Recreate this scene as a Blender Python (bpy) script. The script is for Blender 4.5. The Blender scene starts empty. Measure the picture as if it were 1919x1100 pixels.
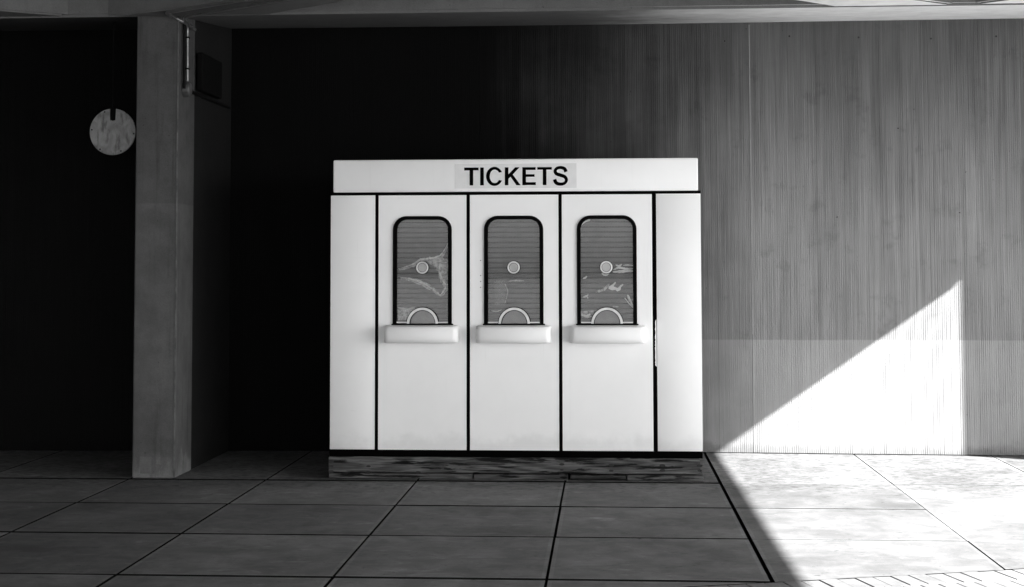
import bpy, bmesh, math, random
from mathutils import Vector, Matrix
random.seed(7)
S = bpy.context.scene
COL = S.collection

# ------------------------------------------------------------ camera
cd = bpy.data.cameras.new('camera')
cam = bpy.data.objects.new('camera', cd); COL.objects.link(cam)
cd.sensor_width = 36.0; cd.lens = 2740.0 / 1919.0 * 36.0
cd.shift_x = 0.0; cd.shift_y = -199.03 / 1919.0
cd.clip_end = 2000; cd.clip_start = 0.05
yaw, pitch, roll = (math.radians(a) for a in (3.642, 3.0486, -0.1239))
fwd = Vector((-math.sin(yaw)*math.cos(pitch), math.cos(yaw)*math.cos(pitch), math.sin(pitch)))
rgt = Vector((math.cos(yaw), math.sin(yaw), 0)); up = rgt.cross(fwd)
r2 = math.cos(roll)*rgt + math.sin(roll)*up; u2 = -math.sin(roll)*rgt + math.cos(roll)*up
m = Matrix((r2, u2, -fwd)).transposed().to_4x4(); m.translation = (0, 0, 1.51)
cam.matrix_world = m
S.camera = cam

# ------------------------------------------------------------ sky, sun, exposure
SUN = Vector((1.0, -0.536, 0.708)).normalized()      # towards the sun
w = bpy.data.worlds.new('World'); S.world = w; w.use_nodes = True
nt = w.node_tree; nt.nodes.clear()
out = nt.nodes.new('ShaderNodeOutputWorld'); bg = nt.nodes.new('ShaderNodeBackground')
sky = nt.nodes.new('ShaderNodeTexSky'); sky.sky_type = 'NISHITA'; sky.sun_disc = False
sky.sun_elevation = math.asin(SUN.z); sky.sun_rotation = math.atan2(SUN.x, SUN.y)
bw = nt.nodes.new('ShaderNodeRGBToBW')
nt.links.new(sky.outputs[0], bw.inputs[0]); nt.links.new(bw.outputs[0], bg.inputs[0])
bg.inputs[1].default_value = 0.066; nt.links.new(bg.outputs[0], out.inputs[0])
sl = bpy.data.lights.new('sun', 'SUN'); sl.energy = 4.1; sl.angle = math.radians(0.5)
sun = bpy.data.objects.new('sun', sl); COL.objects.link(sun)
sun.rotation_euler = SUN.to_track_quat('Z', 'Y').to_euler()
S.view_settings.view_transform = 'Standard'; S.view_settings.look = 'None'
S.view_settings.exposure = 2.93; S.view_settings.gamma = 1.0
S.view_settings.use_curve_mapping = False

# ------------------------------------------------------------ helpers
def tag(o, label=None, cat=None, group=None, kind=None):
    if label: o['label'] = label
    if cat: o['category'] = cat
    if group: o['group'] = group
    if kind: o['kind'] = kind
    return o

def thing(name, label, cat, loc=(0, 0, 0), group=None):
    o = bpy.data.objects.new(name, None); COL.objects.link(o); o.location = loc
    o.empty_display_size = 0.2
    return tag(o, label, cat, group)

def obj(name, bm, mats, parent=None, smooth=False, keep=True):
    bmesh.ops.recalc_face_normals(bm, faces=bm.faces[:]) if keep else None
    me = bpy.data.meshes.new(name); bm.to_mesh(me); bm.free()
    if not isinstance(mats, (list, tuple)): mats = [mats]
    for k in mats: me.materials.append(k)
    if smooth:
        for p in me.polygons: p.use_smooth = True
        me.set_sharp_from_angle(angle=math.radians(38))
    o = bpy.data.objects.new(name, me); COL.objects.link(o)
    if parent:
        o.parent = parent
        q, off = parent, Vector()
        while q: off += q.location; q = q.parent
        o.location = -off
    return o

def add_box(bm, x0, x1, y0, y1, z0, z1, mi=0, bev=0.0, seg=1):
    vs = [bm.verts.new((x, y, z)) for x in (x0, x1) for y in (y0, y1) for z in (z0, z1)]
    fs = [bm.faces.new([vs[i] for i in q]) for q in ((0,1,3,2),(4,6,7,5),(0,4,5,1),(2,3,7,6),(0,2,6,4),(1,5,7,3))]
    for f in fs: f.material_index = mi
    if bev > 0:
        es = list({e for f in fs for e in f.edges})
        bmesh.ops.bevel(bm, geom=es, offset=bev, segments=seg, affect='EDGES', profile=0.5)
    return vs

def box(name, mats, parent, *a, bev=0.0, seg=1, smooth=False):
    bm = bmesh.new(); add_box(bm, *a, bev=bev, seg=seg)
    return obj(name, bm, mats, parent, smooth)

def add_prism(bm, poly, z0, z1, mi=0):
    """vertical prism over a plan polygon; z0 may be a function of (x, y)"""
    f0 = z0 if callable(z0) else (lambda x, y: z0)
    a = [bm.verts.new((x, y, f0(x, y))) for x, y in poly]
    b = [bm.verts.new((x, y, z1)) for x, y in poly]
    n = len(poly)
    fs = [bm.faces.new(a[::-1]), bm.faces.new(b)]
    for i in range(n): fs.append(bm.faces.new((a[i], a[(i+1) % n], b[(i+1) % n], b[i])))
    for f in fs: f.material_index = mi

def add_front(bm, poly, y0, y1, mi=0):
    """prism standing in the x-z plane, poly = [(x,z)], from y0 (front) to y1"""
    a = [bm.verts.new((x, y0, z)) for x, z in poly]; b = [bm.verts.new((x, y1, z)) for x, z in poly]
    n = len(poly)
    fs = [bm.faces.new(a), bm.faces.new(b[::-1])]
    for i in range(n): fs.append(bm.faces.new((a[i], b[i], b[(i+1) % n], a[(i+1) % n])))
    for f in fs: f.material_index = mi

def add_tube(bm, pts, r, n=10, cap=True):
    pts = [Vector(p) for p in pts]; rings = []
    for i, p in enumerate(pts):
        t = (pts[min(i+1, len(pts)-1)] - pts[max(i-1, 0)]).normalized()
        s = t.cross(Vector((0, 0, 1)));
        if s.length < 0.05: s = t.cross(Vector((0, 1, 0)))
        s.normalize(); q = t.cross(s)
        rings.append([bm.verts.new(p + r*(math.cos(2*math.pi*k/n)*s + math.sin(2*math.pi*k/n)*q)) for k in range(n)])
    for a, b in zip(rings, rings[1:]):
        for k in range(n): bm.faces.new((a[k], a[(k+1) % n], b[(k+1) % n], b[k]))
    if cap: bm.faces.new(rings[0][::-1]); bm.faces.new(rings[-1])

def bend(pts, r, n=5):
    """round the corners of a polyline"""
    pts = [Vector(p) for p in pts]; o = [pts[0]]
    for a, b, c in zip(pts, pts[1:], pts[2:]):
        d = min(r, (a-b).length*0.45, (c-b).length*0.45)
        p, q = b + (a-b).normalized()*d, b + (c-b).normalized()*d
        for k in range(n+1):
            t = k/n; o.append((1-t)**2*p + 2*t*(1-t)*b + t*t*q)
    return o + [pts[-1]]

def disc_pts(cx, cz, r, n=40, a0=0.0, a1=2*math.pi, rz=None):
    rz = rz or r
    full = abs(a1-a0-2*math.pi) < 1e-6
    return [(cx + r*math.cos(a0+(a1-a0)*k/(n if full else n-1)), cz + rz*math.sin(a0+(a1-a0)*k/(n if full else n-1))) for k in range(n)]

def ring_front(bm, outer, inner, y0, y1, mi=0, closed=True):
    n = len(outer)
    oa = [bm.verts.new((x, y0, z)) for x, z in outer]; ob = [bm.verts.new((x, y1, z)) for x, z in outer]
    ia = [bm.verts.new((x, y0, z)) for x, z in inner]; ib = [bm.verts.new((x, y1, z)) for x, z in inner]
    rng = range(n) if closed else range(n-1)
    fs = []
    for i in rng:
        j = (i+1) % n
        fs += [bm.faces.new((oa[i], oa[j], ia[j], ia[i])), bm.faces.new((ob[j], ob[i], ib[i], ib[j])),
               bm.faces.new((oa[j], oa[i], ob[i], ob[j])), bm.faces.new((ia[i], ia[j], ib[j], ib[i]))]
    if not closed:
        fs += [bm.faces.new((oa[0], ia[0], ib[0], ob[0])), bm.faces.new((ia[-1], oa[-1], ob[-1], ib[-1]))]
    for f in fs: f.material_index = mi

# ------------------------------------------------------------ materials
class NT:
    def __init__(s, name):
        s.m = bpy.data.materials.new(name); s.m.use_nodes = True
        s.t = s.m.node_tree; s.b = s.t.nodes['Principled BSDF']
        s.tc = s.t.nodes.new('ShaderNodeTexCoord').outputs['Object']
    def n(s, kind, **kw):
        o = s.t.nodes.new(kind)
        for k, v in kw.items():
            if k in o.inputs:
                if hasattr(v, 'is_linked'): s.t.links.new(v, o.inputs[k])
                else: o.inputs[k].default_value = v
            else: setattr(o, k, v)
        return o
    def map(s, scale=(1, 1, 1), rot=(0, 0, 0), loc=(0, 0, 0)):
        o = s.n('ShaderNodeMapping'); s.t.links.new(s.tc, o.inputs['Vector'])
        o.inputs['Scale'].default_value = scale; o.inputs['Rotation'].default_value = rot; o.inputs['Location'].default_value = loc
        return o.outputs[0]
    def noise(s, scale, detail=6, vec=None, rough=0.6, dist=0.0):
        o = s.n('ShaderNodeTexNoise'); o.inputs['Scale'].default_value = scale; o.inputs['Detail'].default_value = detail
        o.inputs['Roughness'].default_value = rough; o.inputs['Distortion'].default_value = dist
        s.t.links.new(vec if vec is not None else s.tc, o.inputs['Vector']); return o.outputs['Fac']
    def math(s, op, a, b=0.0, c=None, clamp=False):
        o = s.n('ShaderNodeMath', operation=op); o.use_clamp = clamp
        for i, v in enumerate((a, b) if c is None else (a, b, c)):
            if hasattr(v, 'is_linked'): s.t.links.new(v, o.inputs[i])
            else: o.inputs[i].default_value = v
        return o.outputs[0]
    def ramp(s, v, lo, hi, a=0.0, b=1.0, smooth=True):
        o = s.n('ShaderNodeMapRange'); s.t.links.new(v, o.inputs[0])
        if smooth: o.interpolation_type = 'SMOOTHSTEP'
        for i, q in zip((1, 2, 3, 4), (lo, hi, a, b)): o.inputs[i].default_value = q
        return o.outputs[0]
    def mul(s, *v):
        r = v[0]
        for q in v[1:]: r = s.math('MULTIPLY', r, q)
        return r
    def sep(s):
        o = s.n('ShaderNodeSeparateXYZ'); s.t.links.new(s.tc, o.inputs[0]); return o.outputs
    def attr(s, name):
        return s.n('ShaderNodeAttribute', attribute_name=name).outputs['Fac']
    def color(s, v):
        o = s.n('ShaderNodeCombineColor')
        for i in range(3): s.t.links.new(v, o.inputs[i])
        s.t.links.new(o.outputs[0], s.b.inputs['Base Color'])
    def bump(s, h, strength=0.3, dist=0.01):
        o = s.n('ShaderNodeBump'); o.inputs['Strength'].default_value = strength; o.inputs['Distance'].default_value = dist
        s.t.links.new(h, o.inputs['Height']); s.t.links.new(o.outputs[0], s.b.inputs['Normal'])
    def set(s, rough=0.8, metal=0.0, spec=0.5):
        s.b.inputs['Roughness'].default_value = rough; s.b.inputs['Metallic'].default_value = metal
        s.b.inputs['Specular IOR Level'].default_value = spec
        return s.m

def grey(v): return (v, v, v, 1)
def plain(name, v, rough=0.6, metal=0.0, spec=0.5, var=0.12, sc=14):
    q = NT(name); n = q.noise(sc, 5)
    q.color(q.mul(q.ramp(n, 0.3, 0.7, 1-var, 1+var), v)); q.bump(q.noise(sc*12, 3), 0.12, 0.002)
    return q.set(rough, metal, spec)

def concrete(name, v, var=0.25, stain=0.35, rough=0.9, lime=0.0):
    q = NT(name)
    big = q.ramp(q.noise(0.9, 5), 0.3, 0.7, 1-var*0.6, 1+var*0.6)
    mid = q.ramp(q.noise(7, 7), 0.3, 0.7, 1-var*0.5, 1+var*0.5)
    fine = q.ramp(q.noise(120, 4), 0.25, 0.75, 0.9, 1.1)
    drip = q.ramp(q.noise(1, 6, q.map((16, 16, 0.9))), 0.52, 0.75, 1.0, 1-stain)
    pits = q.ramp(q.noise(38, 2), 0.70, 0.76, 1.0, 0.6)
    if lime:
        zz = q.sep()[2]
        bloom = q.ramp(q.math('ADD', zz, q.math('MULTIPLY', q.noise(11, 6, q.map((1, 1, 0.5))), -0.55)), -0.28, -0.10, lime, 1.0)
        drip = q.mul(drip, bloom, q.ramp(zz, 1.955, 1.965, 1.22, 1.0, False))
    q.color(q.mul(big, mid, fine, drip, pits, v))
    q.bump(q.math('ADD', q.noise(60, 6), q.mul(pits, 0.6)), 0.35, 0.004)
    return q.set(rough, 0, 0.25)

def wall_mat(name, v, band=1.45, var=0.22, shade_span=None):
    """corrugated precast panel; the lowest 0.9 m was over-painted in a lighter tone"""
    q = NT(name); x, y, z = q.sep()
    big = q.ramp(q.noise(1.3, 6, q.map((1, 1, 0.6))), 0.3, 0.7, 1-var*0.5, 1+var*0.5)
    streak = q.ramp(q.noise(1, 7, q.map((45, 1, 0.8))), 0.25, 0.75, 1-var*0.6, 1+var*0.6)
    streak = q.mul(streak, q.ramp(q.noise(1, 3, q.map((150, 1, 1.2))), 0.3, 0.7, 0.86, 1.14))
    drip = q.ramp(q.noise(1, 5, q.map((9, 1, 0.7), loc=(3, 0, 1))), 0.5, 0.78, 1.0, 0.74)
    blot = q.ramp(q.noise(5.5, 5), 0.56, 0.72, 1.0, 0.82)
    pits = q.ramp(q.noise(30, 2, q.map((1, 1, 0.6))), 0.74, 0.79, 1.0, 0.45)
    edge = q.math('ADD', z, q.math('MULTIPLY', q.noise(3, 2), 0.012))
    lower = q.ramp(edge, 0.908, 0.918, 1.0, 0.0, False)
    tone = q.math('ADD', 1.0, q.math('MULTIPLY', lower, band-1.0))
    keep = q.math('SUBTRACT', 1.0, q.math('MULTIPLY', lower, 0.6))
    st = q.math('ADD', q.math('MULTIPLY', q.math('SUBTRACT', q.mul(streak, drip, blot), 1.0), keep), 1.0)
    if shade_span:      # wall shade painted in, darker to the left, streaky edge
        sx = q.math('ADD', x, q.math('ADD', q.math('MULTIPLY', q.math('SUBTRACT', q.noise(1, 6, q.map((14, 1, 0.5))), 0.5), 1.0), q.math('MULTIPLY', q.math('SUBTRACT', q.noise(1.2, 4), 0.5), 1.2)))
        st = q.mul(st, q.ramp(sx, shade_span[0]-0.3, shade_span[1], 0.02, 1.0))
    run = q.ramp(q.math('ADD', z, q.math('MULTIPLY', q.noise(1, 6, q.map((7, 1, 0.35), loc=(9, 0, 0))), 1.6)), 2.2, 4.3, 1.0, 0.42)  # darker towards the top: paints in the fading bounce from the ground
    foot = q.ramp(q.math('SUBTRACT', z, q.math('MULTIPLY', q.noise(9, 6), 0.16)), -0.06, 0.02, 0.7, 1.0)
    q.color(q.mul(big, st, pits, tone, foot, run, v))
    q.bump(q.noise(70, 5), 0.3, 0.003)
    return q.set(0.92, 0, 0.15)

def white_paint(name='white_paint', v=0.9):
    q = NT(name)
    a = q.ramp(q.noise(2.2, 5), 0.3, 0.7, 0.975, 1.01)
    b = q.ramp(q.noise(1, 6, q.map((26, 26, 1.6))), 0.60, 0.80, 1.0, 0.955)
    c = q.ramp(q.noise(34, 3, q.map((1, 1, 0.7))), 0.775, 0.80, 1.0, 0.62)
    z = q.sep()[2]
    d = q.ramp(q.noise(1, 5, q.map((3, 3, 60), rot=(0, 0.3, 0))), 0.70, 0.74, 1.0, 0.93)
    low = q.ramp(q.math('ADD', z, q.math('MULTIPLY', q.noise(6, 6), -0.35)), 0.02, 0.16, 0.88, 1.0)
    q.color(q.mul(a, b, c, d, low, v)); q.bump(q.noise(5, 3), 0.08, 0.012)
    return q.set(0.38, 0, 0.4)

def slab_mat(v=0.2):
    q = NT('slab_concrete'); x, y, z = q.sep()
    tone = q.attr('tone')
    big = q.ramp(q.noise(1.4, 6), 0.3, 0.7, 0.76, 1.2)
    brush = q.ramp(q.noise(1, 6, q.map((3, 42, 1), rot=(0, 0, 0.03))), 0.3, 0.7, 0.95, 1.05)
    scuff = q.ramp(q.noise(1, 7, q.map((3.5, 9, 1), rot=(0, 0, 0.3), loc=(2, 5, 0)), 0.7, 0.8), 0.56, 0.72, 1.0, 1.6)
    patch = q.ramp(q.noise(1, 6, q.map((6, 6, 1), loc=(7, 1, 0)), 0.7, 0.6), 0.35, 0.65, 0.84, 1.13)
    spots = q.ramp(q.noise(13, 3, q.map((1, 1.6, 1))), 0.69, 0.71, 1.0, 0.5)
    near = q.ramp(y, 9.4, 10.3, 0.0, 1.0)
    wear = q.ramp(q.math('ADD', q.noise(24, 6, q.map((0.6, 1.3, 1))), q.math('MULTIPLY', near, 0.13)), 0.63, 0.69, 1.0, 0.58)
    fine = q.ramp(q.noise(160, 3), 0.25, 0.75, 0.92, 1.08)
    q.color(q.mul(big, brush, scuff, patch, spots, wear, fine, tone, v))
    q.bump(q.math('ADD', q.noise(110, 4), q.math('MULTIPLY', wear, 0.8)), 0.25, 0.003)
    return q.set(0.85, 0, 0.3)

def wood_mat(name, v, seed, knots=True):
    q = NT(name)
    warp = q.noise(2.1, 3, q.map((1.1, 1, 5), loc=(seed, 0, seed)))
    g = q.n('ShaderNodeTexWave'); g.wave_type = 'BANDS'; g.bands_direction = 'Z'
    g.inputs['Scale'].default_value = 9.0; g.inputs['Distortion'].default_value = 9.0
    g.inputs['Detail'].default_value = 4; g.inputs['Detail Scale'].default_value = 0.6; g.inputs['Detail Roughness'].default_value = 0.6
    q.t.links.new(q.map((0.28, 1, 1.6), loc=(seed, 0, seed*0.3)), g.inputs['Vector'])
    grain = q.ramp(g.outputs['Fac'], 0.1, 0.9, 0.45, 1.15)
    fine = q.ramp(q.noise(1, 6, q.map((6, 6, 170), loc=(seed, 0, 0))), 0.3, 0.7, 0.5, 1.4)
    dark = q.ramp(q.noise(1, 6, q.map((3.0, 1, 34), rot=(0, 0.05, 0), loc=(seed*2, 0, 1)), 0.62, 0.5), 0.53, 0.60, 1.0, 0.08)
    rings = q.math('SINE', q.math('MULTIPLY', q.noise(1, 3, q.map((0.75, 1, 7.5), loc=(seed, 0, seed)), 0.4, 0.2), 62.0))
    rg = q.ramp(rings, -1.0, 1.0, 0.62, 1.2)
    q.color(q.mul(rg, fine, dark, v)); q.bump(q.mul(rg, fine), 0.5, 0.004)
    return q.set(0.85, 0, 0.2)

M_CONC = concrete('column_concrete', 0.072, lime=1.9)
M_ARRIS = plain('pale_edge', 0.11, 0.9, var=0.4, sc=9)  # thin pale strip on the column's front corner
M_FIN = concrete('rear_fin_shade', 0.010)  # near-black tone paints in the shade behind the shaft
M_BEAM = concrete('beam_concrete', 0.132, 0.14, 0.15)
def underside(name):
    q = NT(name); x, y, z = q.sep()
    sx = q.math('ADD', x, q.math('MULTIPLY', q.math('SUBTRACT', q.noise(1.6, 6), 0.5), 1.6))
    shade = q.ramp(sx, -0.4, 1.7, 0.14, 1.0)  # shade painted into the underside, deeper to the left
    q.color(q.mul(shade, q.ramp(q.noise(6, 6), 0.3, 0.7, 0.92, 1.08), 0.85)); q.bump(q.noise(60, 6), 0.3, 0.004)  # pale base tone paints in light bounced up from the ground
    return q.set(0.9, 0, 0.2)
M_UNDER = [concrete('beam_underside_shade', 0.05, 0.14, 0.15), underside('beam_underside')]  # first one is darkened to paint the left bay's shade
M_WALLS = [wall_mat('panel_concrete_bay_shade', 0.006, 1.0), wall_mat('panel_concrete_shade', 0.004, 1.0),  # near-black tones paint shade into the left panels
           wall_mat('panel_concrete_grey', 0.25, 1.3, shade_span=(-0.62, 1.75)), wall_mat('panel_concrete_light', 0.255, 1.3), wall_mat('panel_concrete_pale', 0.29, 1.35)]
M_WHITE = white_paint()
M_SHELF = white_paint('white_moulding', 0.9)
M_BLACK = plain('black_rubber_and_shadow', 0.003, 0.9, spec=0.03)
M_FRAME = plain('black_frame_paint', 0.002, 0.95, spec=0.0)
M_SLAB = slab_mat(0.162)
M_BRICK = concrete('paving_brick', 0.2, 0.3, 0.1)
M_GROUND = concrete('ground_concrete', 0.36, 0.15, 0.1)
M_PALE = concrete('bounce_pale_ground', 0.6, 0.1, 0.05)
M_BED = plain('joint_sand', 0.012, 1.0, spec=0.0)
M_METAL = plain('brushed_metal', 0.62, 0.45, 0.6)
M_GREYDISC = plain('speaker_mesh', 0.42, 0.6)
M_SLAT = plain('shutter_slat', 0.105, 0.5, 0.0, var=0.2, sc=6)
M_SLOT = plain('shutter_slot', 0.02, 0.9)
M_INSIDE = plain('booth_lining', 0.03, 0.9)
M_TEXT = plain('black_lettering', 0.002, 0.95, spec=0.0, var=0.02)
M_LABEL = plain('label_film', 0.74, 0.45, var=0.03)
M_WOOD = wood_mat('weathered_plank', 0.095, 1.3)
M_WOOD2 = [wood_mat('block_wood_%s' % n, v, s) for n, v, s in (('grey', 0.085, 4.1), ('worn', 0.07, 7.7), ('dark', 0.04, 9.2), ('pale', 0.095, 12.9))]
M_PIPE = plain('galvanised_pipe', 0.26, 0.3, 0.7)
M_PIPED = plain('dark_pipe', 0.006, 0.8, spec=0.1)
M_DARKBOX = plain('dark_enamel', 0.007, 0.9, spec=0.03)

def disc_mat():
    q = NT('tarnished_plate')
    a = q.ramp(q.noise(7, 6, None, 0.65, 1.0), 0.32, 0.68, 0.66, 1.2)
    b = q.ramp(q.noise(18, 5, q.map((1.5, 1, 0.4))), 0.50, 0.66, 1.0, 0.5)
    q.color(q.mul(a, b, 0.29)); q.bump(q.noise(9, 4), 0.2, 0.01)
    return q.set(0.55, 0.2, 0.5)
M_DISC = disc_mat()

def glass_mat():
    q = NT('window_glass'); t = q.t
    tr = q.n('ShaderNodeBsdfTransparent'); tr.inputs[0].default_value = grey(0.92)
    gl = q.n('ShaderNodeBsdfGlossy'); gl.inputs['Roughness'].default_value = 0.04
    lw = q.n('ShaderNodeFresnel'); lw.inputs[0].default_value = 1.45
    mx = q.n('ShaderNodeMixShader')
    t.links.new(lw.outputs[0], mx.inputs[0]); t.links.new(tr.outputs[0], mx.inputs[1]); t.links.new(gl.outputs[0], mx.inputs[2])
    t.links.new(mx.outputs[0], t.nodes['Material Output'].inputs[0]); return q.m
M_GLASS = glass_mat()
def film_mat(name, a):
    q = NT(name); t = q.t
    tr = q.n('ShaderNodeBsdfTransparent'); df = q.n('ShaderNodeBsdfDiffuse'); df.inputs[0].default_value = grey(0.85)
    mx = q.n('ShaderNodeMixShader')
    f = q.ramp(q.noise(45, 4), 0.3, 0.7, a*0.5, a*1.4)
    t.links.new(f, mx.inputs[0]); t.links.new(tr.outputs[0], mx.inputs[1]); t.links.new(df.outputs[0], mx.inputs[2])
    t.links.new(mx.outputs[0], t.nodes['Material Output'].inputs[0]); return q.m
M_FILM = film_mat('plastic_film', 0.5); M_FILM2 = film_mat('plastic_film_crease', 1.0); M_FILM3 = film_mat('plastic_film_glint', 2.2); M_FILM0 = film_mat('plastic_film_thin', 0.14)

# ============================================================ SETTING
# ground sheet and joint bed
bm = bmesh.new(); v = [bm.verts.new(p) for p in ((-150, -250, -0.03), (250, -250, -0.03), (250, 60, -0.03), (-150, 60, -0.03))]
bm.faces.new(v); tag(obj('ground', bm, M_BED), kind='structure')

# line where the slabs stop and the brick course starts: through P, direction D
P0 = Vector((0.923, 7.159, 0)); D = Vector((0.960, 0.281, 0)).normalized(); Nn = Vector((D.y, -D.x, 0))   # Nn points to the viewer
xs = [-13.0+1.06*k for k in range(8)] + [-4.45, -3.383, -2.400, -1.327, -0.289, 0.787, 1.965, 3.03, 4.10, 5.17] + [6.24]
ys = [-24.0 + 1.06*k for k in range(29)] + [7.12, 8.22, 9.25, 10.29, 12.3]
ys = sorted(set(round(y, 3) for y in ys if not (5.9 < y < 7.1)) | {6.05})
GX = {1.965: 0.0035, 3.03: 0.0035, 0.787: 0.011}
bm = bmesh.new(); tone = bm.faces.layers.float.new('tone')
for i, (xa, xb) in enumerate(zip(xs, xs[1:])):
    for j, (ya, yb) in enumerate(zip(ys, ys[1:])):
        gy = 0.018 if xa < 0.7 else 0.0055; ga = GX.get(round(xa, 3), 0.0075); gb = GX.get(round(xb, 3), 0.0075)
        dx = random.uniform(-0.002, 0.002); dz = random.uniform(-0.0015, 0.0015)
        g0 = 0.034 if abs(ya-10.29) < 1e-3 and xa < 0.7 else gy; g1 = 0.03 if abs(yb-10.29) < 1e-3 and xa < 0.7 else gy
        vs = add_box(bm, xa+ga+dx, xb-gb, ya+g0, yb-g1, -0.025, dz)
bm.normal_update(); tops = [f for f in bm.faces if all(v.co.z > -0.01 for v in f.verts)]
rim = set(bmesh.ops.inset_individual(bm, faces=tops, thickness=0.03, depth=0.0)['faces'])
for f in bm.faces: f[tone] = 1.0 if f in rim else 0.0
bmesh.ops.bisect_plane(bm, geom=bm.verts[:]+bm.edges[:]+bm.faces[:], plane_co=P0 - Nn*0.004, plane_no=Nn, clear_outer=True)
cache = {}; bm.normal_update()
for f in bm.faces:
    c = f.calc_center_median()
    f.material_index = 1 if abs(f.normal.z) < 0.5 else 0; k = (sum(c.x > x for x in xs), sum(c.y > y for y in ys))
    cache.setdefault(k, random.uniform(0.84, 1.12)); f[tone] = cache[k] * (1.2 if f[tone] > 0.5 else 1.0)
o = tag(obj('pavement', bm, [M_SLAB, M_BED], smooth=False), kind='structure')

# brick course along the slabs and plain paving beyond it
bm = bmesh.new(); wx = 0.093
R4 = Matrix(((D.x, Nn.x, 0, 0), (D.y, Nn.y, 0, 0), (0, 0, 1, 0), (0, 0, 0, 1)))
for row in range(4):
    a0 = 0.004 + row*0.205
    for k in range(-42, 60):
        u = k*wx + (0.5*wx if row % 2 else 0) + random.uniform(-0.001, 0.001)
        vs = add_box(bm, u+0.0014, u+wx-0.0014, a0+0.002, a0+0.203, -0.02, random.uniform(-0.002, 0.0015))
es = [e for e in bm.edges if all(v.co.z > -0.01 for v in e.verts)]
bmesh.ops.bevel(bm, geom=es, offset=0.003, segments=1, affect='EDGES')
bm.transform(R4); bmesh.ops.translate(bm, verts=bm.verts[:], vec=P0)
bm2 = bmesh.new(); add_box(bm2, -4, 5.5, 0.003, 0.822, -0.021, -0.004); bm2.transform(R4); bmesh.ops.translate(bm2, verts=bm2.verts[:], vec=P0)
tag(obj('brick_paving', bm, M_BRICK), kind='structure')
tag(obj('mortar_bed', bm2, plain('mortar', 0.05, 0.95)), kind='structure')
bm = bmesh.new(); add_box(bm, -80, 160, 0.826, 160, -0.022, -0.001); bm.transform(R4); bmesh.ops.translate(bm, verts=bm.verts[:], vec=P0)
tag(obj('plaza', bm, M_GROUND), kind='structure')
bm = bmesh.new(); add_prism(bm, [(6.25, 8.74), (120, 42), (120, 60), (6.25, 60)], -0.022, -0.002)  # unseen pale ground, added to bounce sunlight under the roof
tag(obj('bounce_forecourt', bm, M_PALE), kind='structure')

# ------------------------------------------------------------ ribbed wall
plan = [(-14.0, 11.80), (-5.008, 11.80), (-3.902, 11.84), (-2.347, 11.905), (-1.019, 11.95), (0.297, 11.943), (1.178, 11.915), (1.908, 11.88), (3.351, 11.832), (9.0, 11.70)]
def wall_y(x):
    for (a, ya), (b, yb) in zip(plan, plan[1:]):
        if x <= b: return ya + (yb-ya)*(x-a)/(b-a)
    return plan[-1][1]
wall = thing('ribbed_wall', 'tall concrete wall with fine vertical ribs behind the ticket booth', 'wall', (0, 11.9, 0))
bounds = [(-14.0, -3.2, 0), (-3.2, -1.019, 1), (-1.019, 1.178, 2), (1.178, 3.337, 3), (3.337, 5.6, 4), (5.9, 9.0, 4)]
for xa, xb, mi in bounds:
    bm = bmesh.new(); x = xa + 0.001; prof = []
    while x < xb - 0.02:
        p = random.uniform(0.0150, 0.0185); g = random.choice((0.003, 0.004, 0.0045, 0.005)); d = random.uniform(0.002, 0.0045)
        prof += [(x, 0), (x+p-g, 0), (x+p-g*0.75, d), (x+p-g*0.25, d)]; x += p
    prof += [(xb-0.001, 0), (xb-0.001, 0.05)]; prof = [(xa+0.001, 0.05)] + prof
    levels = [0.0, 1.2, 2.4, 3.56]
    if xa >= -1.1: levels = [0.006 + max(0, (xa-1.0))*0.004, 1.2, 2.4, 3.56]
    rows = [[bm.verts.new((px, wall_y(px)+py, z)) for px, py in prof] for z in levels]
    for a, b in zip(rows, rows[1:]):
        for k in range(len(prof)-1): bm.faces.new((a[k], a[k+1], b[k+1], b[k]))
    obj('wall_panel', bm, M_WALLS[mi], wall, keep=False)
# backing closes the joints
bm = bmesh.new(); add_prism(bm, [(x, y+0.04) for x, y in plan] + [(9, 12.4), (-14, 12.4)], -0.02, 4.6); obj('wall_core', bm, M_INSIDE, wall)
box('joint_seam', plain('seam_mortar', 0.27, 0.9), wall, 1.1755, 1.1805, wall_y(1.178)-0.003, wall_y(1.178)+0.01, 0.95, 3.46)
# form-tie holes along the top and a few lower down
def hole(x, z, r):
    bm = bmesh.new(); y = wall_y(x)
    ring_front(bm, disc_pts(x, z, r*1.5, 14), disc_pts(x, z, r, 14), y-0.0015, y+0.002, 0)
    add_front(bm, disc_pts(x, z, r, 14), y-0.0005, y+0.003, 1)
    obj('tie_hole', bm, [M_WALLS[3], M_SLOT], wall)
for x, z in ((1.50, 3.36), (2.05, 3.34), (2.62, 3.32), (3.13, 3.33), (0.98, 3.33)): hole(x, z, 0.008)
for x, z in ((2.82, 1.92), (1.86, 1.89), (2.35, 2.6)): hole(x, z, 0.006)

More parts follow.
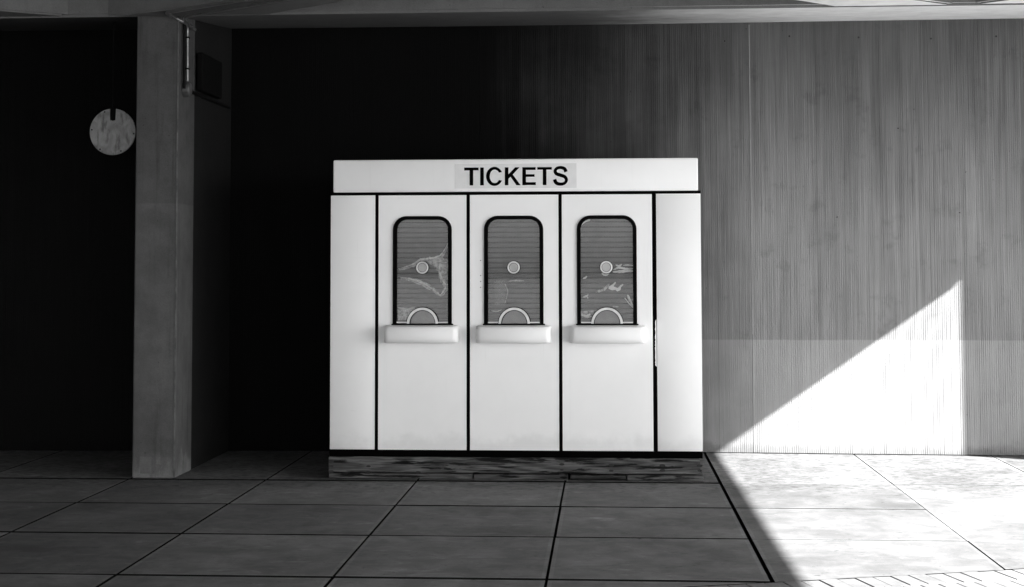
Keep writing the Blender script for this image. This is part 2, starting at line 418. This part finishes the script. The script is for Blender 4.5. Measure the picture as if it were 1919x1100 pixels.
# ------------------------------------------------------------ canopy: sloped edge beam on the wall, diagonal ribs, slab
XR, YF = 5.585, 10.352
can = thing('concrete_canopy', 'concrete roof of diagonal beams over the ticket booth', 'canopy', (0, 8, 3.3))
def zs(x, y): return 3.322 + max(0.0, (y-YF))*0.1005
def rib(poly, dz=0.0, under=1):
    bm = bmesh.new(); add_prism(bm, poly, 3.322+dz, 4.35)
    es = [e for e in bm.edges if all(v.co.z < 3.4 for v in e.verts)]
    bmesh.ops.bevel(bm, geom=es, offset=0.012, segments=2, affect='EDGES')
    bm.normal_update(); bmesh.ops.recalc_face_normals(bm, faces=bm.faces[:])
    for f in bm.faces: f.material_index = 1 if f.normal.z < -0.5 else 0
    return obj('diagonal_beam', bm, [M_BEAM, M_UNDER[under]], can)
for xa, xb, un in ((-14, -3.39, 0), (-3.388, XR, 1)):
    bm = bmesh.new()
    pl = [(x, wall_y(x)+0.035) for x in [xa] + [q for q in (-5.0, -3.9, -2.35, -1.02, 0.3, 1.18, 1.9, 3.35) if xa < q < xb] + [xb]]
    add_prism(bm, [(xa, YF), (xb, YF)] + pl[::-1], zs, 4.35)
    es = [e for e in bm.edges if all(abs(v.co.y-YF) < 1e-4 and v.co.z < 3.4 for v in e.verts)]
    bmesh.ops.bevel(bm, geom=es, offset=0.022, segments=2, affect='EDGES')
    bmesh.ops.recalc_face_normals(bm, faces=bm.faces[:])
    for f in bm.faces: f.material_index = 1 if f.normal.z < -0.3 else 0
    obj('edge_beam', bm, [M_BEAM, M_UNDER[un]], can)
def rib_from(a, b, c, d, length, wd):
    """a,b: left foot and far point of one edge; c,d: the other edge (foot, far)"""
    a, b, c, d = (Vector(q) for q in (a, b, c, d)); mid = (b+d)/2; dr = ((b-a).normalized()+(d-c).normalized()).normalized()
    e = mid + dr*length; s = Vector((-dr.y, dr.x))
    if s.dot(b-d) < 0: s = -s
    return [tuple(a), tuple(b), tuple(e+s*wd/2), tuple(e-s*wd/2), tuple(d), tuple(c)]
Y1 = YF - 0.003
rib(rib_from((-3.60, Y1), (-2.33, 9.76), (-2.43, Y1), (-1.73, 9.81), 7.6, 0.55))
rib(rib_from((2.44, Y1), (2.08, 10.10), (1.62, Y1), (1.27, 10.03), 9, 0.55), 0.004)
rib([(2.60, Y1), (3.5, Y1), (XR-0.05, 8.5), (XR-0.05, 7.95)], 0.008)
rib([(-5.2, Y1), (-3.9, Y1), (-12.0, 5.2), (-12.6, 5.6)], 0.008)
box('roof_slab', M_BEAM, can, -14, XR, -4.0, 12.35, 4.354, 4.6)  # unseen front stretch reaches out to hold back fill light
box('unseen_front_beam', M_BEAM, can, -14, XR-0.45, -4.0, -3.6, 3.33, 4.352)
bm = bmesh.new(); add_prism(bm, [(XR-0.4, YF-0.006), (XR-0.4, -3.99), (XR+0.12, -3.99), (XR+0.05, 4.5), (XR, 9.2), (XR, YF-0.006)], 3.322, 4.352); obj('side_beam', bm, M_BEAM, can)

box('light_block_wall', M_CONC, can, -14.3, -14.004, -4.0, 12.3, 0.0, 4.6)  # unseen wall, added to block light from the left
# ------------------------------------------------------------ columns
def column(x0, x1, label, top):
    t = thing('concrete_column', label, 'column', (x0/2+x1/2, 10.9, 0), 'concrete columns carrying the roof')
    def part(name, pts, mat, bev):
        bm = bmesh.new(); add_prism(bm, pts, 0.0, top)
        if top < 4:
            for v in bm.verts:
                if v.co.z > 1: v.co.z = zs(v.co.x, v.co.y) - 0.003
        if bev:
            es = [e for e in bm.edges if abs(e.verts[0].co.z-e.verts[1].co.z) > 1]
            bmesh.ops.bevel(bm, geom=es, offset=0.01, segments=2, affect='EDGES')
        return obj(name, bm, mat, t)
    part('shaft', [(x0, YF-0.002), (x1, YF+0.003), (x1+0.004, 10.77), (x0, 10.77)], M_CONC, True)
    box('pale_arris', M_ARRIS, t, x1-0.007, x1+0.0012, YF-0.0005, YF+0.008, 0.004, min(top, 3.31)) if top < 4 else None
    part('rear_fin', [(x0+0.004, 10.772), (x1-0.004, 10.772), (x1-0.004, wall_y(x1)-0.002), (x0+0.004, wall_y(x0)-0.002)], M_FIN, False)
    return t
colm = column(-3.386, -3.078, 'grey concrete column left of the ticket booth with conduit at its top', 3.318)
column(5.60, 5.90, 'concrete column at the right end of the roof', 4.6)
# patched plaster at the column foot
bm = bmesh.new()
add_front(bm, [(-3.325, 0.03), (-3.20, 0.028), (-3.165, 0.09), (-3.225, 0.10), (-3.235, 0.145), (-3.33, 0.15)], YF-0.0045, YF)
obj('mortar_patch', bm, concrete('patch_mortar', 0.12), colm)

# ============================================================ TICKET BOOTH
BY = 10.378; XC = lambda px: -1.629 + (px-706)*0.0038029; ZC = lambda py: 2.013 - (py-366)*0.0038162
booth = thing('ticket_booth', 'white ticket booth with three serving windows and black trim', 'booth', (-0.65, 11.0, 0.156))
box('body', M_FRAME, booth, -1.949, 0.655, BY+0.10, 11.44, 0.197, 2.03)
for px in (706, 878.2, 1050.6, 1226):
    xx = XC(px); box('trim_strip', M_FRAME, booth, xx-0.0115, xx+0.0115, BY-0.0015, BY+0.099, 0.198, 2.012)
box('trim_rail', M_FRAME, booth, -1.9655, 0.674, BY-0.001, BY+0.099, 2.0125, 2.0325)
box('base_rail', M_FRAME, booth, -1.966, 0.672, BY+0.001, 11.46, 0.157, 0.2035)
def white_panel(name, x0, x1, z0, z1, y1=BY+0.03, bev=0.004):
    return box(name, M_WHITE, booth, x0, x1, BY, y1, z0, z1, bev=bev, seg=2, smooth=True)
white_panel('side_panel', -1.964, -1.640, 0.205, 2.012)
rp = white_panel('side_panel', 0.353, 0.673, 0.205, 2.014)
# chipped paint lapping over the trim at the right panel's edge
bm = bmesh.new(); z = ZC(601); left = []
while z > ZC(683):
    left.append((0.353 - random.uniform(0.003, 0.0075), z)); z -= random.uniform(0.008, 0.02)
left.append((0.356, z)); pts = [(0.356, ZC(598))] + left
add_front(bm, pts, BY-0.0035, BY+0.02); obj('paint_chip', bm, M_WHITE, rp)
hd = box('header_panel', M_WHITE, booth, -1.947, 0.657, BY-0.002, 11.45, 2.032, 2.266, bev=0.010, seg=3, smooth=True)
# side cladding
box('side_cladding', M_WHITE, booth, -1.964, -1.950, BY+0.034, 11.44, 0.205, 2.012)
box('side_cladding', M_WHITE, booth, 0.669, 0.674, BY+0.034, 11.44, 0.205, 2.012)

def rrect(x0, x1, z0, z1, rt, rb=0.0, n=8):
    p = []
    for cx, cz, r, a in ((x1-rt, z1-rt, rt, 0), (x0+rt, z1-rt, rt, 90), (x0+rb, z0+rb, rb, 180), (x1-rb, z0+rb, rb, 270)):
        for k in range(n+1):
            t = math.radians(a+90*k/n); p.append((cx+max(r, 1e-4)*math.cos(t), cz+max(r, 1e-4)*math.sin(t)))
    return p

def holed_panel(name, x0, x1, z0, z1, hole, y0, y1, mat, parent):
    bm = bmesh.new(); fr = []
    for y in (y0, y1):
        a = [bm.verts.new((x, y, z)) for x, z in ((x0, z0), (x1, z0), (x1, z1), (x0, z1))]; b = [bm.verts.new((x, y, z)) for x, z in hole]
        es = [bm.edges.new((L[i], L[(i+1) % len(L)])) for L in (a, b) for i in range(len(L))]
        bmesh.ops.triangle_fill(bm, use_beauty=True, use_dissolve=False, edges=es); fr.append((a, b))
    for (La, Lb) in zip(fr[0], fr[1]):
        for i in range(len(La)):
            j = (i+1) % len(La); bm.faces.new((La[i], La[j], Lb[j], Lb[i]))
    return obj(name, bm, mat, parent)

def shutter(x0, x1, z0, z1, y, parent, dashes):
    bm = bmesh.new(); pitch = 0.0362; z = z1; prof = []
    while z > z0:
        prof += [(0.016, z), (0.004, z-0.003), (0.0005, z-0.010), (0.0, z-0.018), (0.0015, z-0.026), (0.005, z-0.031), (0.016, z-0.0325)]
        z -= pitch
    a = [bm.verts.new((x0, y+d, q)) for d, q in prof]; b = [bm.verts.new((x1, y+d, q)) for d, q in prof]
    for i in range(len(prof)-1): bm.faces.new((a[i], b[i], b[i+1], a[i+1])).material_index = 1 if i % 7 in (0, 5, 6) else 0
    for k in range(1, dashes):
        zz = z1 - k*pitch + 0.004
        x = x0 + 0.02
        while x < x1-0.02:
            L = random.uniform(0.009, 0.014); add_box(bm, x, x+L, y+0.002, y+0.008, zz-0.0045, zz+0.002, 1); x += 0.0205
    o = obj('roller_shutter', bm, [M_SLAT, M_SLOT], parent, smooth=True)
    return o

def ribbon(bm, pts, w0, y, mi=0, fold=0.0):
    P = [Vector((XC(x), ZC(yy))) for x, yy in pts]
    # subdivide
    Q = []
    for i in range(len(P)-1):
        p0, p1, p2, p3 = P[max(i-1, 0)], P[i], P[i+1], P[min(i+2, len(P)-1)]
        for k in range(6):
            t = k/6; Q.append(0.5*((2*p1)+(p2-p0)*t+(2*p0-5*p1+4*p2-p3)*t*t+(3*p1-p0-3*p2+p3)*t**3))
    Q.append(P[-1]); n = len(Q); prev = None
    for i, q in enumerate(Q):
        t = (Q[min(i+1, n-1)]-Q[max(i-1, 0)]).normalized(); s = Vector((-t.y, t.x))
        wd = w0*1.35*(0.3+0.75*math.sin(math.pi*min(1, max(0, (i+0.6)/n))))*(0.75+0.5*random.random())
        cur = [bm.verts.new((q.x+s.x*wd*k, y + (0.004 if k == 0 else 0.0)*(-1), q.y+s.y*wd*k)) for k in (-0.5, 0, 0.5)]
        if prev:
            for a in (0, 1):
                f = bm.faces.new((prev[a], cur[a], cur[a+1], prev[a+1])); f.material_index = mi
        prev = cur

def zc(ox, pts, s=3.93, oy=380): return [(ox+x/s, oy+y/s) for x, y in pts]
films = {
 0: ([(zc(700, [(178,487),(240,470),(300,447),(340,422),(400,412),(450,405),(490,388),(520,350),(548,300)]), 0.009, 1),
      (zc(700, [(490,420),(484,500),(500,560),(530,612),(515,650),(490,682)]), 0.010, 1),
      (zc(700, [(490,682),(430,636),(350,588),(270,562),(190,550)]), 0.009, 1),
      (zc(700, [(390,432),(470,440),(548,442)]), 0.012, 0), (zc(700, [(470,400),(510,480),(540,560)]), 0.03, 0),
      (zc(700, [(180,775),(240,782),(300,775)]), 0.008, 1)],
     [zc(700, [(177,772),(300,778),(262,830),(250,866),(177,866)])]),
 1: ([(zc(870, [(320,582),(380,576),(440,578)]), 0.008, 0), (zc(870, [(200,797),(240,800),(275,790)]), 0.005, 1),
      (zc(870, [(300,600),(320,650),(312,700),(300,745)]), 0.006, 0)],
     [zc(870, [(225,575),(300,570),(318,640),(300,750),(225,760)])]),
 2: ([(zc(1040, [(425,514),(500,510),(575,508)]), 0.010, 1), (zc(1040, [(430,498),(470,482),(520,492),(575,490)]), 0.008, 1),
      (zc(1040, [(445,462),(470,470),(492,458)]), 0.006, 1), (zc(1040, [(500,466),(540,464),(575,468)]), 0.004, 1),
      (zc(1040, [(445,588),(425,612),(402,630),(440,634),(466,642),(480,620),(500,606)]), 0.011, 1),
      (zc(1040, [(532,680),(545,712),(572,772)]), 0.008, 1), (zc(1040, [(510,702),(540,740),(570,775)]), 0.004, 1),
      (zc(1040, [(190,175),(212,148),(262,132)]), 0.009, 1), (zc(1040, [(206,562),(222,556),(236,545)]), 0.006, 1),
      (zc(1040, [(205,697),(230,690),(246,678)]), 0.006, 1), (zc(1040, [(235,703),(243,699)]), 0.006, 1),
      (zc(1040, [(345,520),(358,534),(380,534),(398,524)]), 0.007, 1), (zc(1040, [(300,660),(360,640),(400,600)]), 0.01, 0),
      (zc(1040, [(192,826),(230,834),(260,820)]), 0.008, 1), (zc(1040, [(420,765),(465,768)]), 0.005, 0)],
     [zc(1040, [(190,800),(310,790),(275,838),(240,850),(190,846)])]),
}
joints = [-1.629, -0.972, -0.317, 0.341]
for i in range(3):
    xa, xb = joints[i]+0.0105, joints[i+1]-0.0105
    ctr = XC((792, 963.5, 1137)[i]); x0, x1 = ctr-0.211, ctr+0.211; zt, zb = 1.861, 1.090
    hol = rrect(x0+0.012, x1-0.012, zb+0.002, zt-0.012, 0.085, 0.0)
    p = holed_panel('window_panel', xa, xb, 0.205, 2.010, hol, BY, BY+0.03, M_WHITE, booth)
    p['label'] = ('left serving window panel with faint film folds', 'middle serving window panel with clear glass',
                  'right serving window panel with bright torn film')[i]
    # rubber gasket round sides and top, open at the foot
    bm = bmesh.new(); ring_front(bm, rrect(x0, x1, zb-0.006, zt, 0.098, 0.0), rrect(x0+0.027, x1-0.027, zb+0.002, zt-0.025, 0.072, 0.0), BY-0.012, BY+0.024)
    es = [e for e in bm.edges if all(abs(v.co.y-(BY-0.012)) < 1e-5 for v in e.verts) and len(e.link_faces) == 2 and any(abs(f.normal.y) < 0.5 for f in e.link_faces)]
    obj('gasket', bm, M_BLACK, p)
    bm = bmesh.new(); add_front(bm, rrect(x0+0.020, x1-0.020, zb, zt-0.018, 0.075, 0.0), BY+0.006, BY+0.011); obj('glass_pane', bm, M_GLASS, p)
    box('window_reveal', M_INSIDE, p, x0+0.005, x1-0.005, BY+0.075, BY+0.09, zb-0.02, zt)
    shutter(x0+0.006, x1-0.006, zb, zt-0.010, BY+0.048, p, 9 if i != 1 else 8)
    # bottom channel: black bar with a thin bright edge
    bm = bmesh.new(); add_box(bm, x0-0.008, x1+0.010, BY-0.020, BY+0.004, zb-0.010, zb+0.006, 0, 0.003)
    add_box(bm, x0+0.028, ctr-0.112, BY-0.010, BY+0.004, zb+0.011, zb+0.019, 1)
    add_box(bm, ctr+0.112, x1-0.028, BY-0.010, BY+0.004, zb+0.011, zb+0.019, 1)
    obj('bottom_channel', bm, [M_BLACK, M_METAL], p)
    # pass-through arch
    ac = XC((792.5, 964.5, 1137)[i]); az = zb+0.004
    bm = bmesh.new(); ring_front(bm, disc_pts(ac, az, 0.112, 33, 0, math.pi, 0.116), disc_pts(ac, az, 0.094, 33, 0, math.pi, 0.099), BY-0.016, BY+0.003, 0, False)
    ring_front(bm, disc_pts(ac, az, 0.118, 33, 0, math.pi, 0.122), disc_pts(ac, az, 0.0885, 33, 0, math.pi, 0.0935), BY-0.004, BY+0.0035, 1, False)
    obj('slot_arch', bm, [M_METAL, M_BLACK], p, smooth=True)
    bm = bmesh.new(); add_front(bm, disc_pts(ac, az, 0.0905, 33, 0, math.pi, 0.0965), BY+0.0125, BY+0.0145); obj('slot_flap', bm, plain('smoked_plastic', 0.16, 0.3), p)
    # speaking hole
    rc, rz = XC((792, 963.5, 1136)[i]), ZC(502)
    bm = bmesh.new(); ring_front(bm, disc_pts(rc, rz, 0.044), disc_pts(rc, rz, 0.0325), BY-0.014, BY+0.004, 0)
    es = [e for e in bm.edges if all(abs(v.co.y-(BY-0.014)) < 1e-5 for v in e.verts)]
    bmesh.ops.bevel(bm, geom=es, offset=0.003, segments=2, affect='EDGES')
    add_front(bm, disc_pts(rc, rz, 0.0295), BY-0.006, BY+0.004, 1)
    add_box(bm, rc-0.03, rc-0.02, BY+0.0115, BY+0.02, rz-0.02, rz-0.01, 0)
    ring_front(bm, disc_pts(rc, rz, 0.0485), disc_pts(rc, rz, 0.030), BY-0.0075, BY+0.0045, 2)  # black outline drawn as the shadow round the metal ring
    obj('speak_hole', bm, [M_METAL, M_GREYDISC, M_BLACK], p, smooth=True)
    # crumpled film behind the glass
    bm = bmesh.new()
    for pts, wd, mi in films[i][0]:
        ribbon(bm, pts, wd*(1.5 if i == 2 else 1.0), BY+0.032 + random.uniform(-0.002, 0.002), 2 if i == 2 and mi else mi)
        if i == 0: ribbon(bm, [(a+1.2, b+1.8) for a, b in pts], wd*2.6, BY+0.038 + random.uniform(-0.002, 0.002), 0)
    for k, poly in enumerate(films[i][1]):
        f = bm.faces.new([bm.verts.new((XC(x), BY+0.040, ZC(y))) for x, y in poly]); f.material_index = 3 if i == 1 else 0
    obj('plastic_film', bm, [M_FILM, M_FILM2, M_FILM3, M_FILM0], p)
    # moulded shelf
    bm = bmesh.new(); sx = ctr + 0.002
    sec = [(0.0, 1.086), (-0.100, 1.086), (-0.128, 1.076), (-0.140, 1.056), (-0.140, 0.995), (-0.132, 0.975), (-0.112, 0.963), (0.0, 0.958)]
    ends = [(-0.264, 0.0, 0.25), (-0.264, 0.018, 0.55), (-0.259, 0.034, 0.80), (-0.246, 0.046, 0.93), (-0.226, 0.052, 1.0)]
    st = [(e[0], e[2]) for e in ends] + [(-e[0], e[2]) for e in ends[::-1]]
    cz = 1.022; loops = []
    for dx, k in st:
        hk = 0.80+0.20*k
        loops.append([bm.verts.new((sx+dx, BY + d*k, cz+(q-cz)*hk)) for d, q in sec])
    for a, b in zip(loops, loops[1:]):
        for j in range(len(sec)-1): bm.faces.new((a[j], b[j], b[j+1], a[j+1]))
    bm.faces.new(loops[0]); bm.faces.new(loops[-1][::-1])
    obj('shelf', bm, M_SHELF, p, smooth=True)

for py in (489, 517, 528, 539):
    bm = bmesh.new(); add_front(bm, disc_pts(XC(901.5), ZC(py), 0.0042, 10), BY-0.0015, BY+0.002); obj('screw', bm, plain('dull_screw', 0.25), booth)
# header label and lettering
def lx(zx): return XC(840+zx/7.381)
def lz(zy): return ZC(295+zy/7.386)
sg = box('label_strip', M_LABEL, hd, lx(95), lx(1783), BY-0.0032, BY+0.002, lz(440), lz(100))
def poly(pts): return [(lx(a), lz(b)) for a, b in pts]
bm = bmesh.new(); FY, FB = BY-0.0048, BY-0.0025
def stroke(pts, wd):
    P = [Vector(p) for p in pts]; Q = []
    for i in range(len(P)-1):
        p0, p1, p2, p3 = P[max(i-1, 0)], P[i], P[i+1], P[min(i+2, len(P)-1)]
        for k in range(8):
            t = k/8; Q.append(0.5*((2*p1)+(p2-p0)*t+(2*p0-5*p1+4*p2-p3)*t*t+(3*p1-p0-3*p2+p3)*t**3))
    Q.append(P[-1]); n = len(Q); L, Rr = [], []
    for i, q in enumerate(Q):
        t = (Q[min(i+1, n-1)]-Q[max(i-1, 0)]).normalized(); s = Vector((-t.y, t.x))*wd(i/(n-1))/2
        L.append(tuple(q+s)); Rr.append(tuple(q-s))
    ring_front(bm, poly(L), poly(Rr), FY, FB, 0, False)
for pts in ([(228,150),(428,150),(428,190),(353,190),(353,398),(303,398),(303,190),(228,190)],
            [(450,150),(501,150),(501,398),(450,398)],
            [(792,150),(842,150),(842,247),(935,150),(996,150),(903,250),(1010,398),(952,398),(870,280),(842,308),(842,398),(792,398)],
            [(1035,150),(1219,150),(1219,189),(1085,189),(1085,247),(1204,247),(1204,284),(1085,284),(1085,357),(1221,357),(1221,398),(1035,398)],
            [(1241,150),(1442,150),(1442,186),(1368,186),(1368,398),(1318,398),(1318,186),(1241,186)]):
    add_front(bm, poly(pts), FY, FB)
a0, a1 = math.radians(26), math.radians(334)
n = 44; oo, ii = [], []
for k in range(n):
    a = a0+(a1-a0)*k/(n-1); oo.append((648+116*math.cos(a), 274-132*math.sin(a)))
    b = math.radians(33)+(math.radians(327)-math.radians(33))*k/(n-1); ii.append((652+69*math.cos(b), 274-93*math.sin(b)))
ring_front(bm, poly(oo), poly(ii), FY, FB, 0, False)
stroke([(1638,218),(1618,176),(1563,158),(1508,172),(1489,208),(1508,243),(1563,263),(1620,286),(1643,328),(1620,371),(1563,387),(1504,370),(1480,320)],
       lambda t: 40 + 9*abs(math.cos(2*math.pi*t*1.0))*1.0)
obj('lettering', bm, M_TEXT, hd)

# ------------------------------------------------------------ timbers under the booth
pk = thing('timber_plank', 'long weathered knotty plank right under the booth', 'plank', (-0.65, 10.5, 0.04))
box('plank', M_WOOD, pk, -1.969, 0.652, 10.360, 11.44, 0.048, 0.1555, bev=0.003)
for px, rows in ((692, (870, 881)), (1052, (864, 874, 883)), (1143, (865, 875, 884)), (1237, (865, 874, 884)), (1305, (865, 874, 884)), (622, (862, 870, 880)), (785, (881,))):
    for py in rows:
        bm = bmesh.new(); x = XC(px); z = ZC(py); r = random.uniform(0.010, 0.017)
        add_front(bm, disc_pts(x, z, r*1.3, 14, 0, 2*math.pi, r*0.62), 10.3588, 10.362); obj('bolt_recess', bm, M_SLOT, pk)
for k, (a, b, lab) in enumerate(((617, 887, 'long grey timber block at the booth\'s left foot'), (889, 1063, 'worn timber block under the booth\'s middle, second from left'),
                         (1068, 1170.5, 'short dark timber block under the booth, third from left'), (1172.5, 1312, 'pale timber block at the booth\'s right foot'))):
    y = (10.372, 10.352, 10.368, 10.358)[k]
    tag(box('timber_block', M_WOOD2[k], None, XC(a), XC(b), y, 11.40, 0.0015 + (0.004, 0, 0.003, 0.002)[k], 0.0395, bev=0.002), lab, 'timber block', 'timber blocks under the booth')

# ------------------------------------------------------------ hanging plate in the left bay
DY = 10.95
def bpx(px, py, Y):                      # size helper: point on the plane y = Y
    k = Y/2740.0; return (-4.099/11.927*Y + (px-211)*k*1.0, 1.51 + (2.629-1.51)/11.927*Y - (py-247)*k)
cx, cz = bpx(211, 247, DY); rr = 0.1785
hp = thing('hanging_plate', 'round tarnished plate hanging on a dark rod left of the column', 'plate', (cx, DY, cz-rr))
n = 64; slot = 0.024; pts = []
a_s = math.asin(slot/rr)
for k in range(n+1):
    a = math.pi/2 + a_s + (2*math.pi-2*a_s)*k/n; pts.append((cx+rr*math.cos(a), cz+rr*math.sin(a)))
pts += [(cx+slot*0.85, cz+0.088), (cx-slot*0.85, cz+0.088)]
bm = bmesh.new(); add_front(bm, pts, DY, DY+0.012); obj('plate', bm, M_DISC, hp)
for ax, az in ((395,275),(715,290),(210,533),(828,595),(335,818),(643,845)):
    vx, vz = (ax-517)/322*rr, -(az-565)/322*rr; k = 0.955
    bm = bmesh.new(); add_front(bm, disc_pts(cx+vx*k, cz+vz*k, 0.0065, 10), DY-0.002, DY+0.002); obj('rivet', bm, M_SLOT, hp)
bm = bmesh.new(); add_tube(bm, [(cx, DY+0.006, cz+0.085), (cx, DY+0.006, cz+0.30), (cx, DY+0.006, zs(0, DY)+0.005)], 0.009); obj('rod', bm, M_PIPED, hp, smooth=True)
bm = bmesh.new(); add_box(bm, cx-0.016, cx+0.016, DY-0.004, DY+0.011, cz+0.09, cz+0.19, bev=0.003); obj('clamp', bm, M_DARKBOX, hp)

# ------------------------------------------------------------ conduits at the column head
cg = thing('electrical_conduit', 'galvanised conduit run from the roof beam down to a round junction box', 'conduit', (-3.03, 10.40, 2.7))
def oz(px, py, z):                       # only for reading off the plan of the conduits
    return None
zc_ = 3.300
bm = bmesh.new(); add_tube(bm, bend([(-2.10, 9.62, zc_), (-3.02, 10.275, zc_), (-3.045, 10.46, zc_-0.03), (-3.045, 10.47, 2.86)], 0.06, 7), 0.0105); obj('pipe', bm, M_PIPE, cg, smooth=True)
bm = bmesh.new(); add_tube(bm, bend([(-2.40, 9.62, zc_), (-3.10, 10.10, zc_), (-3.10, 10.34, zc_+0.005), (-3.048, 10.36, zc_-0.02), (-3.048, 10.66, 3.27)], 0.05, 6), 0.012); obj('pipe', bm, M_PIPE, cg, smooth=True)
bm = bmesh.new(); add_tube(bm, [(-3.056, 10.425, 3.29), (-3.056, 10.425, 2.80)], 0.011); obj('pipe', bm, M_PIPED, cg, smooth=True)
bm = bmesh.new(); add_tube(bm, [(-3.055, 10.52, 2.80), (-3.055, 11.70, 2.80)], 0.012); obj('pipe', bm, M_PIPED, cg, smooth=True)
bm = bmesh.new()
jx = [(-3.073, 0.052), (-3.030, 0.052), (-3.024, 0.046), (-3.018, 0.030), (-3.017, 0.0)]
loops = [[bm.verts.new((x, 10.48 + r*math.cos(2*math.pi*k/20), 2.80 + r*math.sin(2*math.pi*k/20))) for k in range(20)] for x, r in jx[:-1]]
for a, b in zip(loops, loops[1:]):
    for k in range(20): bm.faces.new((a[k], a[(k+1) % 20], b[(k+1) % 20], b[k]))
bm.faces.new(loops[-1]); bm.faces.new(loops[0][::-1])
obj('junction_box', bm, plain('cast_box', 0.10, 0.5, 0.4), cg, smooth=True)
for z in (3.18, 2.95):
    box('pipe_clip', M_PIPED, cg, -3.072, -3.034, 10.452, 10.488, z-0.006, z+0.006)
tag(box('wall_box', M_DARKBOX, None, -3.071, -3.02, 10.80, 11.35, 2.83, 3.12, bev=0.01, seg=2), 'dark rectangular box fixed on the shaded side of the column', 'equipment box')
